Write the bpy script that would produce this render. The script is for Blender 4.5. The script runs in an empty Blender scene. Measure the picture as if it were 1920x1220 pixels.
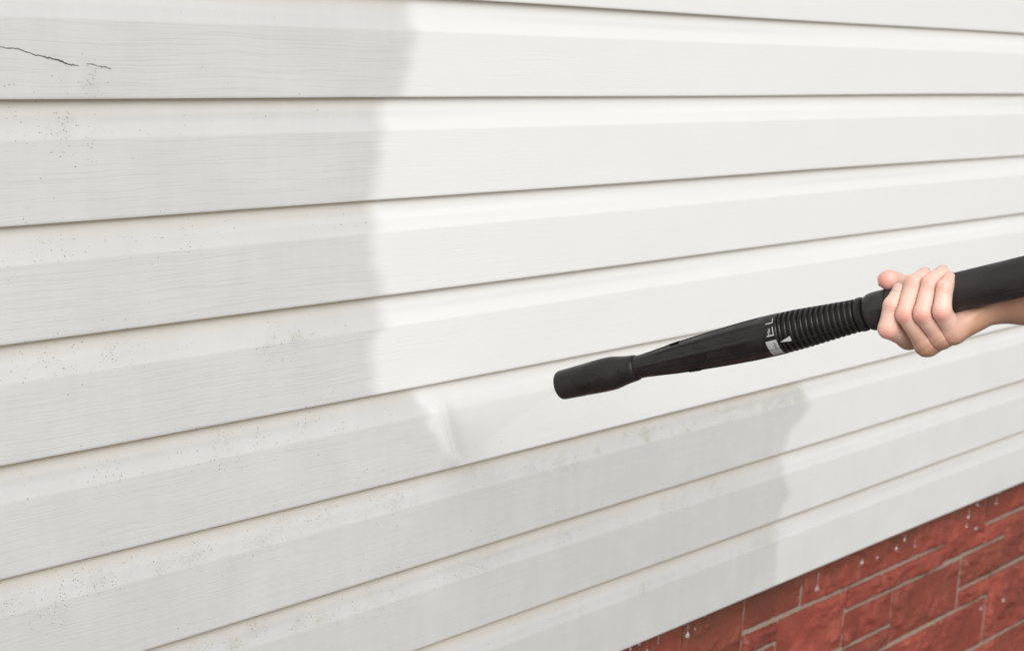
import bpy, bmesh, math, random
import numpy as np
from mathutils import Vector, Matrix, noise as mnoise

random.seed(7)
SC = bpy.context.scene
COL = SC.collection

# ----------------------------------------------------------------- camera
F_PX = 2993.79
PITCH, YAW, ROLL = 0.192336, 0.8463705, 0.05195577
CAM = np.array([0.0, -1.3183705, 0.0995604])
FW = np.array([math.sin(YAW) * math.cos(PITCH), math.cos(YAW) * math.cos(PITCH), -math.sin(PITCH)])
_R = np.array([math.cos(YAW), -math.sin(YAW), 0.0])
_U = np.cross(_R, FW)
RT = _R * math.cos(ROLL) + _U * math.sin(ROLL)
UP = _U * math.cos(ROLL) - _R * math.sin(ROLL)

cam_data = bpy.data.cameras.new("camera")
cam_data.sensor_width = 36.0
cam_data.lens = 36.0 * F_PX / 1920.0
cam_data.clip_start = 0.02
cam_data.clip_end = 500.0
cam_data.dof.use_dof = True
cam_data.dof.focus_distance = 1.62
cam_data.dof.aperture_fstop = 9.0
cam = bpy.data.objects.new("camera", cam_data)
COL.objects.link(cam)
mw = Matrix.Identity(4)
for i in range(3):
    mw[i][0], mw[i][1], mw[i][2], mw[i][3] = RT[i], UP[i], -FW[i], CAM[i]
cam.matrix_world = mw
SC.camera = cam

# ----------------------------------------------------------------- overcast light
SUN_DIR = Vector((-0.72, -0.78, 0.88)).normalized()     # towards the bright part of the cloud
SUN_ELEV = math.asin(SUN_DIR.z)
SUN_AZ = math.atan2(SUN_DIR.x, SUN_DIR.y)
world = bpy.data.worlds.new("World")
SC.world = world
world.use_nodes = True
wn, wl = world.node_tree.nodes, world.node_tree.links
wn.clear()
sky = wn.new("ShaderNodeTexSky")
sky.sky_type = 'NISHITA'
sky.sun_disc = False
sky.sun_elevation = SUN_ELEV
sky.sun_rotation = SUN_AZ
sky.air_density = 1.0
sky.dust_density = 3.0
hsv = wn.new("ShaderNodeHueSaturation")
hsv.inputs["Saturation"].default_value = 0.14          # cloud cover: nearly colourless sky
bg = wn.new("ShaderNodeBackground")
bg.inputs["Strength"].default_value = 0.08
wo = wn.new("ShaderNodeOutputWorld")
wl.new(sky.outputs[0], hsv.inputs["Color"])
wl.new(hsv.outputs[0], bg.inputs["Color"])
wl.new(bg.outputs[0], wo.inputs["Surface"])
sun_d = bpy.data.lights.new("sun", 'SUN')
sun_d.energy = 1.5
sun_d.angle = math.radians(40)
sun_d.color = (1.0, 0.997, 0.991)
sun = bpy.data.objects.new("sun", sun_d)
COL.objects.link(sun)
sun.rotation_euler = SUN_DIR.to_track_quat('Z', 'Y').to_euler()
SC.view_settings.view_transform = 'Standard'
SC.view_settings.look = 'None'
SC.view_settings.gamma = 1.0
SC.view_settings.use_curve_mapping = False
SC.cycles.volume_bounces = 8
SC.cycles.max_bounces = 16
SC.view_settings.exposure = 0.64

# ----------------------------------------------------------------- helpers
def ray(x, y):
    d = FW * F_PX + RT * (x - 960.0) - UP * (y - 610.0)
    return d / np.linalg.norm(d)

def on_plane(x, y, yy=0.0):
    """where the line of sight through a measured point meets the vertical plane Y = yy"""
    d = ray(x, y)
    return CAM + d * ((yy - CAM[1]) / d[1])

def obj(name, verts, faces, mat, parent=None, smooth=True):
    me = bpy.data.meshes.new(name)
    me.from_pydata([tuple(map(float, v)) for v in verts], [], [tuple(map(int, f)) for f in faces])
    me.materials.append(mat)
    if smooth:
        me.polygons.foreach_set("use_smooth", [True] * len(me.polygons))
    me.update()
    o = bpy.data.objects.new(name, me)
    COL.objects.link(o)
    if parent is not None:
        o.parent = parent
    return o

def fast_obj(name, V, Fq, mat, parent=None, smooth=True):
    """quads from numpy arrays"""
    me = bpy.data.meshes.new(name)
    me.vertices.add(len(V))
    me.vertices.foreach_set("co", np.asarray(V, np.float32).ravel())
    n = len(Fq)
    me.loops.add(n * 4)
    me.loops.foreach_set("vertex_index", np.asarray(Fq, np.int32).ravel())
    me.polygons.add(n)
    me.polygons.foreach_set("loop_start", np.arange(0, n * 4, 4, dtype=np.int32))
    if smooth:
        me.polygons.foreach_set("use_smooth", np.ones(n, bool))
    me.materials.append(mat)
    me.update(calc_edges=True)
    me.validate()
    o = bpy.data.objects.new(name, me)
    COL.objects.link(o)
    if parent is not None:
        o.parent = parent
    return o

def box(name, x0, x1, y0, y1, z0, z1, mat, parent=None):
    v = [(x, y, z) for x in (x0, x1) for y in (y0, y1) for z in (z0, z1)]
    f = [(0, 1, 3, 2), (4, 6, 7, 5), (0, 4, 5, 1), (2, 3, 7, 6), (0, 2, 6, 4), (1, 5, 7, 3)]
    return obj(name, v, f, mat, parent, smooth=False)

def thing(name, label, cat, loc=(0, 0, 0), group=None, matrix=None):
    o = bpy.data.objects.new(name, None)
    COL.objects.link(o)
    o.empty_display_size = 0.05
    if matrix is not None:
        o.matrix_world = matrix
    else:
        o.location = loc
    tag(o, label, cat, group)
    return o

def tag(o, label, cat, group=None):
    o["label"] = label
    o["category"] = cat
    if group:
        o["group"] = group

def attr_color(o, name, arr):
    a = o.data.color_attributes.new(name, 'FLOAT_COLOR', 'POINT')
    a.data.foreach_set("color", np.asarray(arr, np.float32).ravel())

class M:
    """small node-material builder"""
    def __init__(self, name):
        self.m = bpy.data.materials.new(name)
        self.m.use_nodes = True
        self.n, self.l = self.m.node_tree.nodes, self.m.node_tree.links
        self.b = self.n["Principled BSDF"]
        self.out = self.n["Material Output"]
    def new(self, t, **kw):
        nd = self.n.new(t)
        for k, v in kw.items():
            if k in nd.inputs:
                nd.inputs[k].default_value = v
            else:
                setattr(nd, k, v)
        return nd
    def link(self, a, b):
        self.l.new(a, b)
    def sock(self, s, v):
        if hasattr(v, "is_output"):
            self.l.new(v, s)
        else:
            s.default_value = v
    def math(self, op, a, b=0.0, c=0.0, clamp=False):
        nd = self.n.new("ShaderNodeMath")
        nd.operation = op
        nd.use_clamp = clamp
        for s, v in zip(nd.inputs, (a, b, c)):
            self.sock(s, v)
        return nd.outputs[0]
    def rng(self, v, a, b, c=0.0, d=1.0, smooth=False):
        nd = self.n.new("ShaderNodeMapRange")
        nd.interpolation_type = 'SMOOTHSTEP' if smooth else 'LINEAR'
        for s, x in zip(nd.inputs, (v, a, b, c, d)):
            self.sock(s, x)
        return nd.outputs[0]
    def mix(self, f, a, b):
        nd = self.n.new("ShaderNodeMix")
        nd.data_type = 'RGBA'
        self.sock(nd.inputs[0], f)
        self.sock(nd.inputs[6], a)
        self.sock(nd.inputs[7], b)
        return nd.outputs[2]
    def scale(self, vec, s):
        nd = self.n.new("ShaderNodeMapping")
        nd.inputs["Scale"].default_value = s
        self.l.new(vec, nd.inputs["Vector"])
        return nd.outputs[0]
    def noise(self, vec, scale, detail=4.0, rough=0.5, dist=0.0):
        nd = self.n.new("ShaderNodeTexNoise")
        self.l.new(vec, nd.inputs["Vector"])
        nd.inputs["Scale"].default_value = scale
        nd.inputs["Detail"].default_value = detail
        nd.inputs["Roughness"].default_value = rough
        nd.inputs["Distortion"].default_value = dist
        return nd
    def bump(self, h, strength, dist, normal=None):
        nd = self.n.new("ShaderNodeBump")
        nd.inputs["Strength"].default_value = strength
        nd.inputs["Distance"].default_value = dist
        self.l.new(h, nd.inputs["Height"])
        if normal is not None:
            self.l.new(normal, nd.inputs["Normal"])
        return nd.outputs[0]

def rgb(r, g, b):
    return (r, g, b, 1.0)

# ----------------------------------------------------------------- materials
def mat_vinyl():
    k = M("white_vinyl")
    uv = k.new("ShaderNodeUVMap").outputs[0]
    wear = k.new("ShaderNodeAttribute", attribute_name="wear")
    sep = k.new("ShaderNodeSeparateColor")
    k.link(wear.outputs["Color"], sep.inputs[0])
    grime, tan, mild = sep.outputs  # grime also holds painted light fall-off, tan also warm bounced light
    sep2 = k.new("ShaderNodeSeparateColor")
    w2 = k.new("ShaderNodeAttribute", attribute_name="wear_and_dim")
    k.link(w2.outputs["Color"], sep2.inputs[0])
    face, green, dim_grime = sep2.outputs
    # embossed wood grain: long wavy lines along the panel
    warp = k.noise(k.scale(uv, (5.0, 14.0, 1.0)), 1.0, 3.0, 0.55)
    warp2 = k.noise(k.scale(uv, (22.0, 40.0, 1.0)), 1.0, 2.0, 0.5)
    addv = k.new("ShaderNodeVectorMath", operation='MULTIPLY_ADD')
    k.link(warp.outputs["Color"], addv.inputs[0])
    addv.inputs[1].default_value = (0.0, 0.016, 0.0)
    k.link(uv, addv.inputs[2])
    addw = k.new("ShaderNodeVectorMath", operation='MULTIPLY_ADD')
    k.link(warp2.outputs["Color"], addw.inputs[0])
    addw.inputs[1].default_value = (0.0, 0.0022, 0.0)
    k.link(addv.outputs[0], addw.inputs[2])
    gv = addw.outputs[0]
    g1 = k.noise(k.scale(gv, (5.0, 430.0, 1.0)), 1.0, 3.0, 0.6)
    g2 = k.noise(k.scale(gv, (14.0, 900.0, 1.0)), 1.0, 2.0, 0.5)
    grain = k.math('ADD', k.math('MULTIPLY', g1.outputs[0], 0.7), k.math('MULTIPLY', g2.outputs[0], 0.3))
    lines = k.rng(grain, 0.38, 0.52, 0.0, 1.0, True)
    # colour: clean vinyl, grey road film with light fall-off painted in, tan lap dirt with warm bounced light painted in, mildew specks
    blotch = k.noise(uv, 9.0, 4.0, 0.6)
    streak = k.noise(k.scale(uv, (60.0, 6.0, 1.0)), 1.0, 4.0, 0.6)
    film = k.math('MULTIPLY', grime, k.rng(blotch.outputs[0], 0.25, 0.75, 0.86, 1.08), clamp=True)  # film amount, with the painted light fall-off in it
    film = k.math('MULTIPLY', film, k.rng(streak.outputs[0], 0.3, 0.7, 0.94, 1.03), clamp=True)
    c_clean = k.mix(blotch.outputs[0], rgb(0.83, 0.825, 0.812), rgb(0.80, 0.794, 0.778))
    c_film_and_dim = k.mix(blotch.outputs[0], rgb(0.650, 0.644, 0.636), rgb(0.610, 0.603, 0.594))
    c_film_and_dim = k.mix(k.math('MULTIPLY', k.math('SUBTRACT', 1.0, lines), k.math('MULTIPLY', face, 0.19)), c_film_and_dim, rgb(0.43, 0.42, 0.395))
    c_film_and_dim = k.mix(dim_grime, c_film_and_dim, rgb(0.535, 0.525, 0.512))  # lower courses: splash grime plus light fall-off put into the film colour
    col = k.mix(film, c_clean, c_film_and_dim)
    tn = k.math('MULTIPLY', tan, k.rng(streak.outputs[0], 0.25, 0.7, 0.65, 1.1), clamp=True)
    col = k.mix(tn, col, rgb(0.70, 0.57, 0.365))
    vor = k.new("ShaderNodeTexVoronoi", Scale=1.0, Randomness=1.0)
    k.link(k.scale(uv, (430.0, 520.0, 1.0)), vor.inputs["Vector"])
    sv = k.new("ShaderNodeSeparateColor")
    k.link(vor.outputs["Color"], sv.inputs[0])
    clump = k.noise(uv, 45.0, 3.0, 0.65)
    dens = k.math('MULTIPLY', mild, k.rng(clump.outputs[0], 0.36, 0.62, 0.0, 1.0))
    there = k.math('GREATER_THAN', dens, sv.outputs[0])
    rad = k.rng(sv.outputs[1], 0.0, 1.0, 0.16, 0.42)
    dot = k.math('MULTIPLY', there, k.rng(k.math('SUBTRACT', rad, vor.outputs["Distance"]), 0.0, 0.12, 0.0, 1.0))
    dot = k.math('MULTIPLY', dot, k.rng(sv.outputs[2], 0.0, 1.0, 0.35, 0.85))
    c_dot = k.mix(green, rgb(0.10, 0.095, 0.075), rgb(0.20, 0.21, 0.07))
    halo = k.math('MULTIPLY', k.math('MULTIPLY', dens, green), 0.34)
    col = k.mix(k.math('MULTIPLY', dens, 0.08), col, rgb(0.40, 0.39, 0.31))
    col = k.mix(halo, col, rgb(0.36, 0.36, 0.21))
    col = k.mix(dot, col, c_dot)
    k.link(col, k.b.inputs["Base Color"])
    k.link(k.rng(film, 0.0, 1.0, 0.40, 0.52), k.b.inputs["Roughness"])
    k.b.inputs["Specular IOR Level"].default_value = 0.35
    h = k.math('MULTIPLY', lines, k.rng(face, 0.0, 1.0, 0.10, 1.0))
    nb = k.bump(h, 0.17, 0.0005)
    fine = k.noise(uv, 900.0, 2.0, 0.5)
    nb = k.bump(fine.outputs[0], 0.10, 0.0004, nb)
    wob = k.noise(k.scale(uv, (3.0, 7.0, 1.0)), 1.0, 2.0, 0.5)
    nb = k.bump(wob.outputs[0], 0.25, 0.006, nb)
    k.link(nb, k.b.inputs["Normal"])
    return k.m

def mat_brick():
    k = M("split_face_red_brick")
    tc = k.new("ShaderNodeTexCoord").outputs["Object"]
    inf = k.new("ShaderNodeObjectInfo").outputs["Random"]
    n1 = k.noise(tc, 14.0, 6.0, 0.6)
    n2 = k.noise(tc, 120.0, 5.0, 0.65)
    n3 = k.noise(k.scale(tc, (30.0, 30.0, 9.0)), 1.0, 4.0, 0.6)
    c = k.mix(k.rng(n1.outputs[0], 0.3, 0.7), rgb(0.235, 0.044, 0.028), rgb(0.330, 0.071, 0.046))
    c = k.mix(k.rng(inf, 0.0, 1.0, 0.0, 0.60), c, rgb(0.165, 0.030, 0.019))
    c = k.mix(k.rng(n2.outputs[0], 0.58, 0.78, 0.0, 0.45), c, rgb(0.095, 0.022, 0.017))
    c = k.mix(k.rng(n3.outputs[0], 0.58, 0.76, 0.0, 0.50), c, rgb(0.40, 0.17, 0.13))
    c = k.mix(k.rng(inf, 0.62, 1.0, 0.0, 0.55), c, rgb(0.205, 0.062, 0.036))
    dampn = k.noise(k.scale(tc, (7.0, 7.0, 4.0)), 1.0, 4.0, 0.6)
    damp = k.rng(dampn.outputs[0], 0.50, 0.66, 0.0, 1.0, True)
    c = k.mix(k.math('MULTIPLY', damp, 0.45), c, rgb(0.135, 0.030, 0.021))
    # algae stain that runs down from the drip edge of the siding
    sx = k.new("ShaderNodeSeparateXYZ")
    k.link(tc, sx.inputs[0])
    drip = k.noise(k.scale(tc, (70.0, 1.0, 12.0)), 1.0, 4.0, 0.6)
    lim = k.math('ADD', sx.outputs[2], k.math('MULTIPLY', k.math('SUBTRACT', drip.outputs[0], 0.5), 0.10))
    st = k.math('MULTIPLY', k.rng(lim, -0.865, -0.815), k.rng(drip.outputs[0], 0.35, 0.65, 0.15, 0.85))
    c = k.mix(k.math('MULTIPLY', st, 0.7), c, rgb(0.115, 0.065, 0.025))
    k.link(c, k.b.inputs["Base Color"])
    k.link(k.math('SUBTRACT', k.rng(n1.outputs[0], 0.3, 0.7, 0.42, 0.66), k.math('MULTIPLY', damp, 0.2)), k.b.inputs["Roughness"])
    nb = k.bump(n2.outputs[0], 0.55, 0.004)
    nb = k.bump(k.noise(tc, 420.0, 3.0, 0.6).outputs[0], 0.35, 0.0012, nb)
    k.link(nb, k.b.inputs["Normal"])
    return k.m

def mat_mortar():
    k = M("mortar")
    tc = k.new("ShaderNodeTexCoord").outputs["Object"]
    n1 = k.noise(tc, 18.0, 5.0, 0.6)
    n2 = k.noise(tc, 300.0, 4.0, 0.6)
    c = k.mix(n1.outputs[0], rgb(0.36, 0.285, 0.225), rgb(0.25, 0.195, 0.155))
    c = k.mix(k.rng(n2.outputs[0], 0.55, 0.8, 0.0, 0.5), c, rgb(0.25, 0.21, 0.17))
    k.link(c, k.b.inputs["Base Color"])
    k.b.inputs["Roughness"].default_value = 0.85
    k.link(k.bump(n2.outputs[0], 0.5, 0.002), k.b.inputs["Normal"])
    return k.m

def mat_plastic(name, c0, c1, r0, r1, tex=0.2, wet=0.35):
    k = M(name)
    tc = k.new("ShaderNodeTexCoord").outputs["Object"]
    n1 = k.noise(tc, 20.0, 3.0, 0.55, 0.4)
    n2 = k.noise(tc, 1500.0, 2.0, 0.5)
    n3 = k.noise(tc, 160.0, 4.0, 0.6)
    wetm = k.rng(n1.outputs[0], 0.48, 0.60, 0.0, 1.0, True)       # damp patches
    c = k.mix(k.math('MULTIPLY', wetm, wet), rgb(*c1), rgb(*c0))
    c = k.mix(k.rng(n3.outputs[0], 0.55, 0.8, 0.0, 0.35), c, rgb(c1[0] * 2.0, c1[1] * 1.95, c1[2] * 1.95))
    k.link(c, k.b.inputs["Base Color"])
    k.link(k.math('ADD', k.rng(wetm, 0.0, 1.0, r1, r0), k.rng(n3.outputs[0], 0.3, 0.7, -0.05, 0.05)), k.b.inputs["Roughness"])
    k.b.inputs["Specular IOR Level"].default_value = 0.34
    nb = k.bump(n2.outputs[0], tex, 0.0006)
    nb = k.bump(n3.outputs[0], 0.15, 0.0008, nb)
    k.link(nb, k.b.inputs["Normal"])
    return k.m

def mat_plain(name, c, rough=0.5, var=0.15, scale=200.0):
    k = M(name)
    tc = k.new("ShaderNodeTexCoord").outputs["Object"]
    n = k.noise(tc, scale, 4.0, 0.6)
    k.link(k.mix(n.outputs[0], rgb(*[x * (1 - var) for x in c]), rgb(*[min(1, x * (1 + var)) for x in c])), k.b.inputs["Base Color"])
    k.b.inputs["Roughness"].default_value = rough
    return k.m

def mat_skin():
    k = M("skin")
    tc = k.new("ShaderNodeTexCoord").outputs["Object"]
    at = k.new("ShaderNodeAttribute", attribute_name="flush_and_shade")
    sep = k.new("ShaderNodeSeparateColor")
    k.link(at.outputs["Color"], sep.inputs[0])
    red, crease, pale = sep.outputs
    n1 = k.noise(tc, 70.0, 5.0, 0.6)
    n2 = k.noise(tc, 420.0, 4.0, 0.6)
    c = k.mix(n1.outputs[0], rgb(0.84, 0.575, 0.485), rgb(0.74, 0.475, 0.385))
    c = k.mix(k.rng(n2.outputs[0], 0.44, 0.68, 0.0, 0.60), c, rgb(0.72, 0.41, 0.31))
    c = k.mix(k.math('MULTIPLY', red, 0.85, clamp=True), c, rgb(0.72, 0.265, 0.215))
    c = k.mix(k.math('MULTIPLY', pale, 0.6, clamp=True), c, rgb(0.85, 0.62, 0.52))
    c = k.mix(k.math('MULTIPLY', crease, 0.80, clamp=True), c, rgb(0.45, 0.21, 0.15))
    c = k.mix(k.math('MULTIPLY', at.outputs["Alpha"], 0.95, clamp=True), c, rgb(0.46, 0.25, 0.165))  # tanner back of the hand, deepened with painted shade
    k.link(c, k.b.inputs["Base Color"])
    k.b.inputs["Roughness"].default_value = 0.40
    k.b.inputs["Specular IOR Level"].default_value = 0.35
    k.b.inputs["Subsurface Weight"].default_value = 0.12
    k.b.inputs["Subsurface Radius"].default_value = (1.0, 0.35, 0.2)
    k.b.inputs["Subsurface Scale"].default_value = 0.004
    vor = k.new("ShaderNodeTexVoronoi", Scale=900.0)
    k.link(tc, vor.inputs["Vector"])
    nb = k.bump(vor.outputs["Distance"], 0.12, 0.0006)
    nb = k.bump(n2.outputs[0], 0.2, 0.001, nb)
    k.link(nb, k.b.inputs["Normal"])
    return k.m

def mat_water():
    k = M("water")
    k.b.inputs["Base Color"].default_value = rgb(0.97, 0.98, 1.0)
    k.b.inputs["Roughness"].default_value = 0.02
    k.b.inputs["IOR"].default_value = 1.33
    k.b.inputs["Transmission Weight"].default_value = 0.84
    return k.m

def mat_unseen_ground():
    k = M("unseen_grey_ground")
    tc = k.new("ShaderNodeTexCoord").outputs["Object"]
    n = k.noise(tc, 3.0, 6.0, 0.65)
    n2 = k.noise(tc, 90.0, 5.0, 0.65)
    c = k.mix(n.outputs[0], rgb(0.25, 0.24, 0.215), rgb(0.33, 0.32, 0.29))  # ground out of view; its grey is set for the light it bounces up
    c = k.mix(k.rng(n2.outputs[0], 0.4, 0.7, 0.0, 0.6), c, rgb(0.19, 0.185, 0.15))
    k.link(c, k.b.inputs["Base Color"])
    k.b.inputs["Roughness"].default_value = 0.9
    k.link(k.bump(n2.outputs[0], 0.8, 0.02), k.b.inputs["Normal"])
    return k.m

VINYL, BRICK, MORTAR = mat_vinyl(), mat_brick(), mat_mortar()
SHEATH = mat_plain("sheathing_board", (0.30, 0.24, 0.17), 0.8)
BLACK = mat_plastic("black_moulded_plastic", (0.0055, 0.0047, 0.0047), (0.0155, 0.0135, 0.0135), 0.16, 0.46)
RUBBER = mat_plastic("dark_grip_rubber", (0.014, 0.012, 0.012), (0.029, 0.026, 0.026), 0.38, 0.62, 0.5, 0.5)
GREY_PRINT = mat_plain("silver_grey_print", (0.42, 0.42, 0.42), 0.35, 0.08)
WHITE_PRINT = mat_plain("white_print", (0.52, 0.52, 0.52), 0.45, 0.06)
DARK_PRINT = mat_plain("black_print", (0.005, 0.005, 0.005), 0.5)
SKIN = mat_skin()
NAIL = mat_plain("fingernail", (0.66, 0.45, 0.38), 0.28, 0.06)
WATER = mat_water()
CRACK = mat_plain("crack_dirt", (0.12, 0.10, 0.07), 0.9, 0.3, 900.0)
GROUND = mat_unseen_ground()

# ----------------------------------------------------------------- ground
GZ = -1.55
g = obj("ground", [(-150, -150, GZ), (150, -150, GZ), (150, 150, GZ), (-150, 150, GZ)], [(0, 1, 2, 3)], GROUND, smooth=False)
g["kind"] = "structure"

# ----------------------------------------------------------------- vinyl siding
H = 0.1143
ODD = -0.00206
def lap_z(k):
    """height of the bottom edge number k (edge 2 lies at z = 0)"""
    return -(k - 2) * H + (ODD if k % 2 else 0.0) + (0.0013 if k == 9 else 0.0)

T_CREASE = 0.0375
def out_at(t, h):
    """how far the panel stands out from its back plane, t below its top lap"""
    if t < 0.006:
        return 0.0022
    if t < T_CREASE:
        s = (t - 0.006) / (T_CREASE - 0.006)
        return 0.0022 + 0.0040 * (s ** 1.3)
    s = (t - T_CREASE) / (h - T_CREASE)
    return 0.0062 + 0.0013 * s
def wall_y(t, h):
    return 0.0075 - out_at(t, h)

# where the washed area ends, course by course: measured points on the wall
EDGE = {
    1: [(762, 2), (768, 35), (776, 60), (772, 88), (763, 118), (758, 146), (744, 181)],
    2: [(716, 187), (713, 220), (716, 250), (711, 262), (708, 300), (700, 345), (690, 380)],
    3: [(692, 385), (700, 410), (704, 432), (690, 446), (698, 500), (710, 535), (716, 554)],
    4: [(702, 562), (713, 589), (723, 612), (694, 632), (693, 668), (697, 704), (699, 738)],
    5: [(770, 733), (789, 755), (803, 778), (796, 784), (814, 812), (835, 848), (857, 868)],
    6: [(1500, 712), (1506, 731), (1520, 757), (1516, 766), (1493, 793), (1476, 818), (1470, 842)],
    7: [(1466, 850), (1470, 866), (1474, 884), (1472, 897), (1484, 921), (1470, 938), (1462, 965)],
    8: [(1452, 975), (1457, 997), (1461, 1014), (1461, 1030), (1459, 1058), (1456, 1092)],
}
edge_w = {}
for k, pts in EDGE.items():
    w = [on_plane(x, y, 0.004) for x, y in pts]
    w.sort(key=lambda p: p[2])
    edge_w[k] = (np.array([p[2] for p in w]), np.array([p[0] for p in w]))
for k in range(-6, 1):
    edge_w[k] = (np.array([0.0, 5.0]), np.array([edge_w[1][1][-1] + 0.01] * 2))

# clusters of mildew specks: (photo x, y) -> place on the wall, radius (m), strength, greenness
SPOTS = [(125, 232, .020, 1.0, .1), (122, 250, .024, .9, .1), (130, 262, .020, .6, .1), (150, 150, .018, .75, .2), (148, 165, .012, .5, .2),
         (25, 215, .03, .3, .1), (502, 645, .016, .9, .2), (507, 636, .010, .7, .2), (548, 633, .018, .8, .5), (568, 632, .016, .6, .4), (505, 610, .012, .5, .2),
         (90, 680, .03, .5, .1), (140, 680, .03, .4, .1), (200, 650, .03, .4, .1),
         (1210, 810, .016, 1.0, 1.0), (1208, 822, .012, 1.0, 1.0), (1280, 805, .014, .85, .8), (1295, 793, .014, .6, .5), (1355, 770, .022, .8, .4), (1345, 775, .02, .5, .4),
         (1060, 868, .030, .85, .5), (1000, 875, .022, .6, .5), (1115, 845, .014, .7, .6), (1178, 815, .018, .6, .5), (1250, 808, .02, .5, .6),
         (1440, 760, .030, .85, .6), (1490, 743, .024, .9, .6), (1465, 752, .02, .6, .6), (1405, 757, .02, .5, .5),
         (880, 885, .03, .4, .3), (745, 940, .03, .5, .3), (600, 965, .03, .4, .3), (690, 935, .03, .4, .2),
         (355, 1035, .02, .8, .3), (350, 1045, .016, .6, .4), (435, 1040, .014, .6, .7), (480, 1018, .018, .6, .6), (530, 985, .03, .5, .3),
         (185, 1075, .025, .8, .1), (205, 1068, .02, .6, .1), (130, 1110, .035, .5, .1), (8, 1135, .02, .6, .1), (85, 1140, .02, .5, .1), (290, 1060, .02, .6, .2),
         (560, 1170, .016, .8, .6), (598, 1160, .012, .8, .7), (440, 1205, .02, .8, .7), (475, 1180, .02, .7, .3), (380, 1200, .02, .5, .2),
         (1200, 1098, .014, 1.0, 1.0), (1205, 1101, .008, 1.0, 1.0), (1240, 1085, .012, .5, .4), (1440, 1010, .028, .85, .6), (1420, 1018, .022, .7, .6),
         (1270, 935, .03, .5, .4), (1330, 915, .03, .6, .4), (1240, 950, .02, .6, .5), (700, 1125, .05, .4, .4), (900, 1060, .05, .4, .4), (850, 1070, .03, .4, .3), (1060, 990, .04, .4, .4),
         (190, 895, .03, .3, .1), (420, 840, .04, .35, .1), (480, 825, .02, .5, .1), (580, 780, .02, .6, .2), (620, 795, .02, .4, .2),
         (230, 450, .012, .45, .1), (60, 465, .03, .3, .1), (330, 440, .03, .25, .1), (640, 410, .02, .3, .1)]
spots_w = [(on_plane(x, y, 0.008), r, s, gr) for x, y, r, s, gr in SPOTS]

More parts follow.
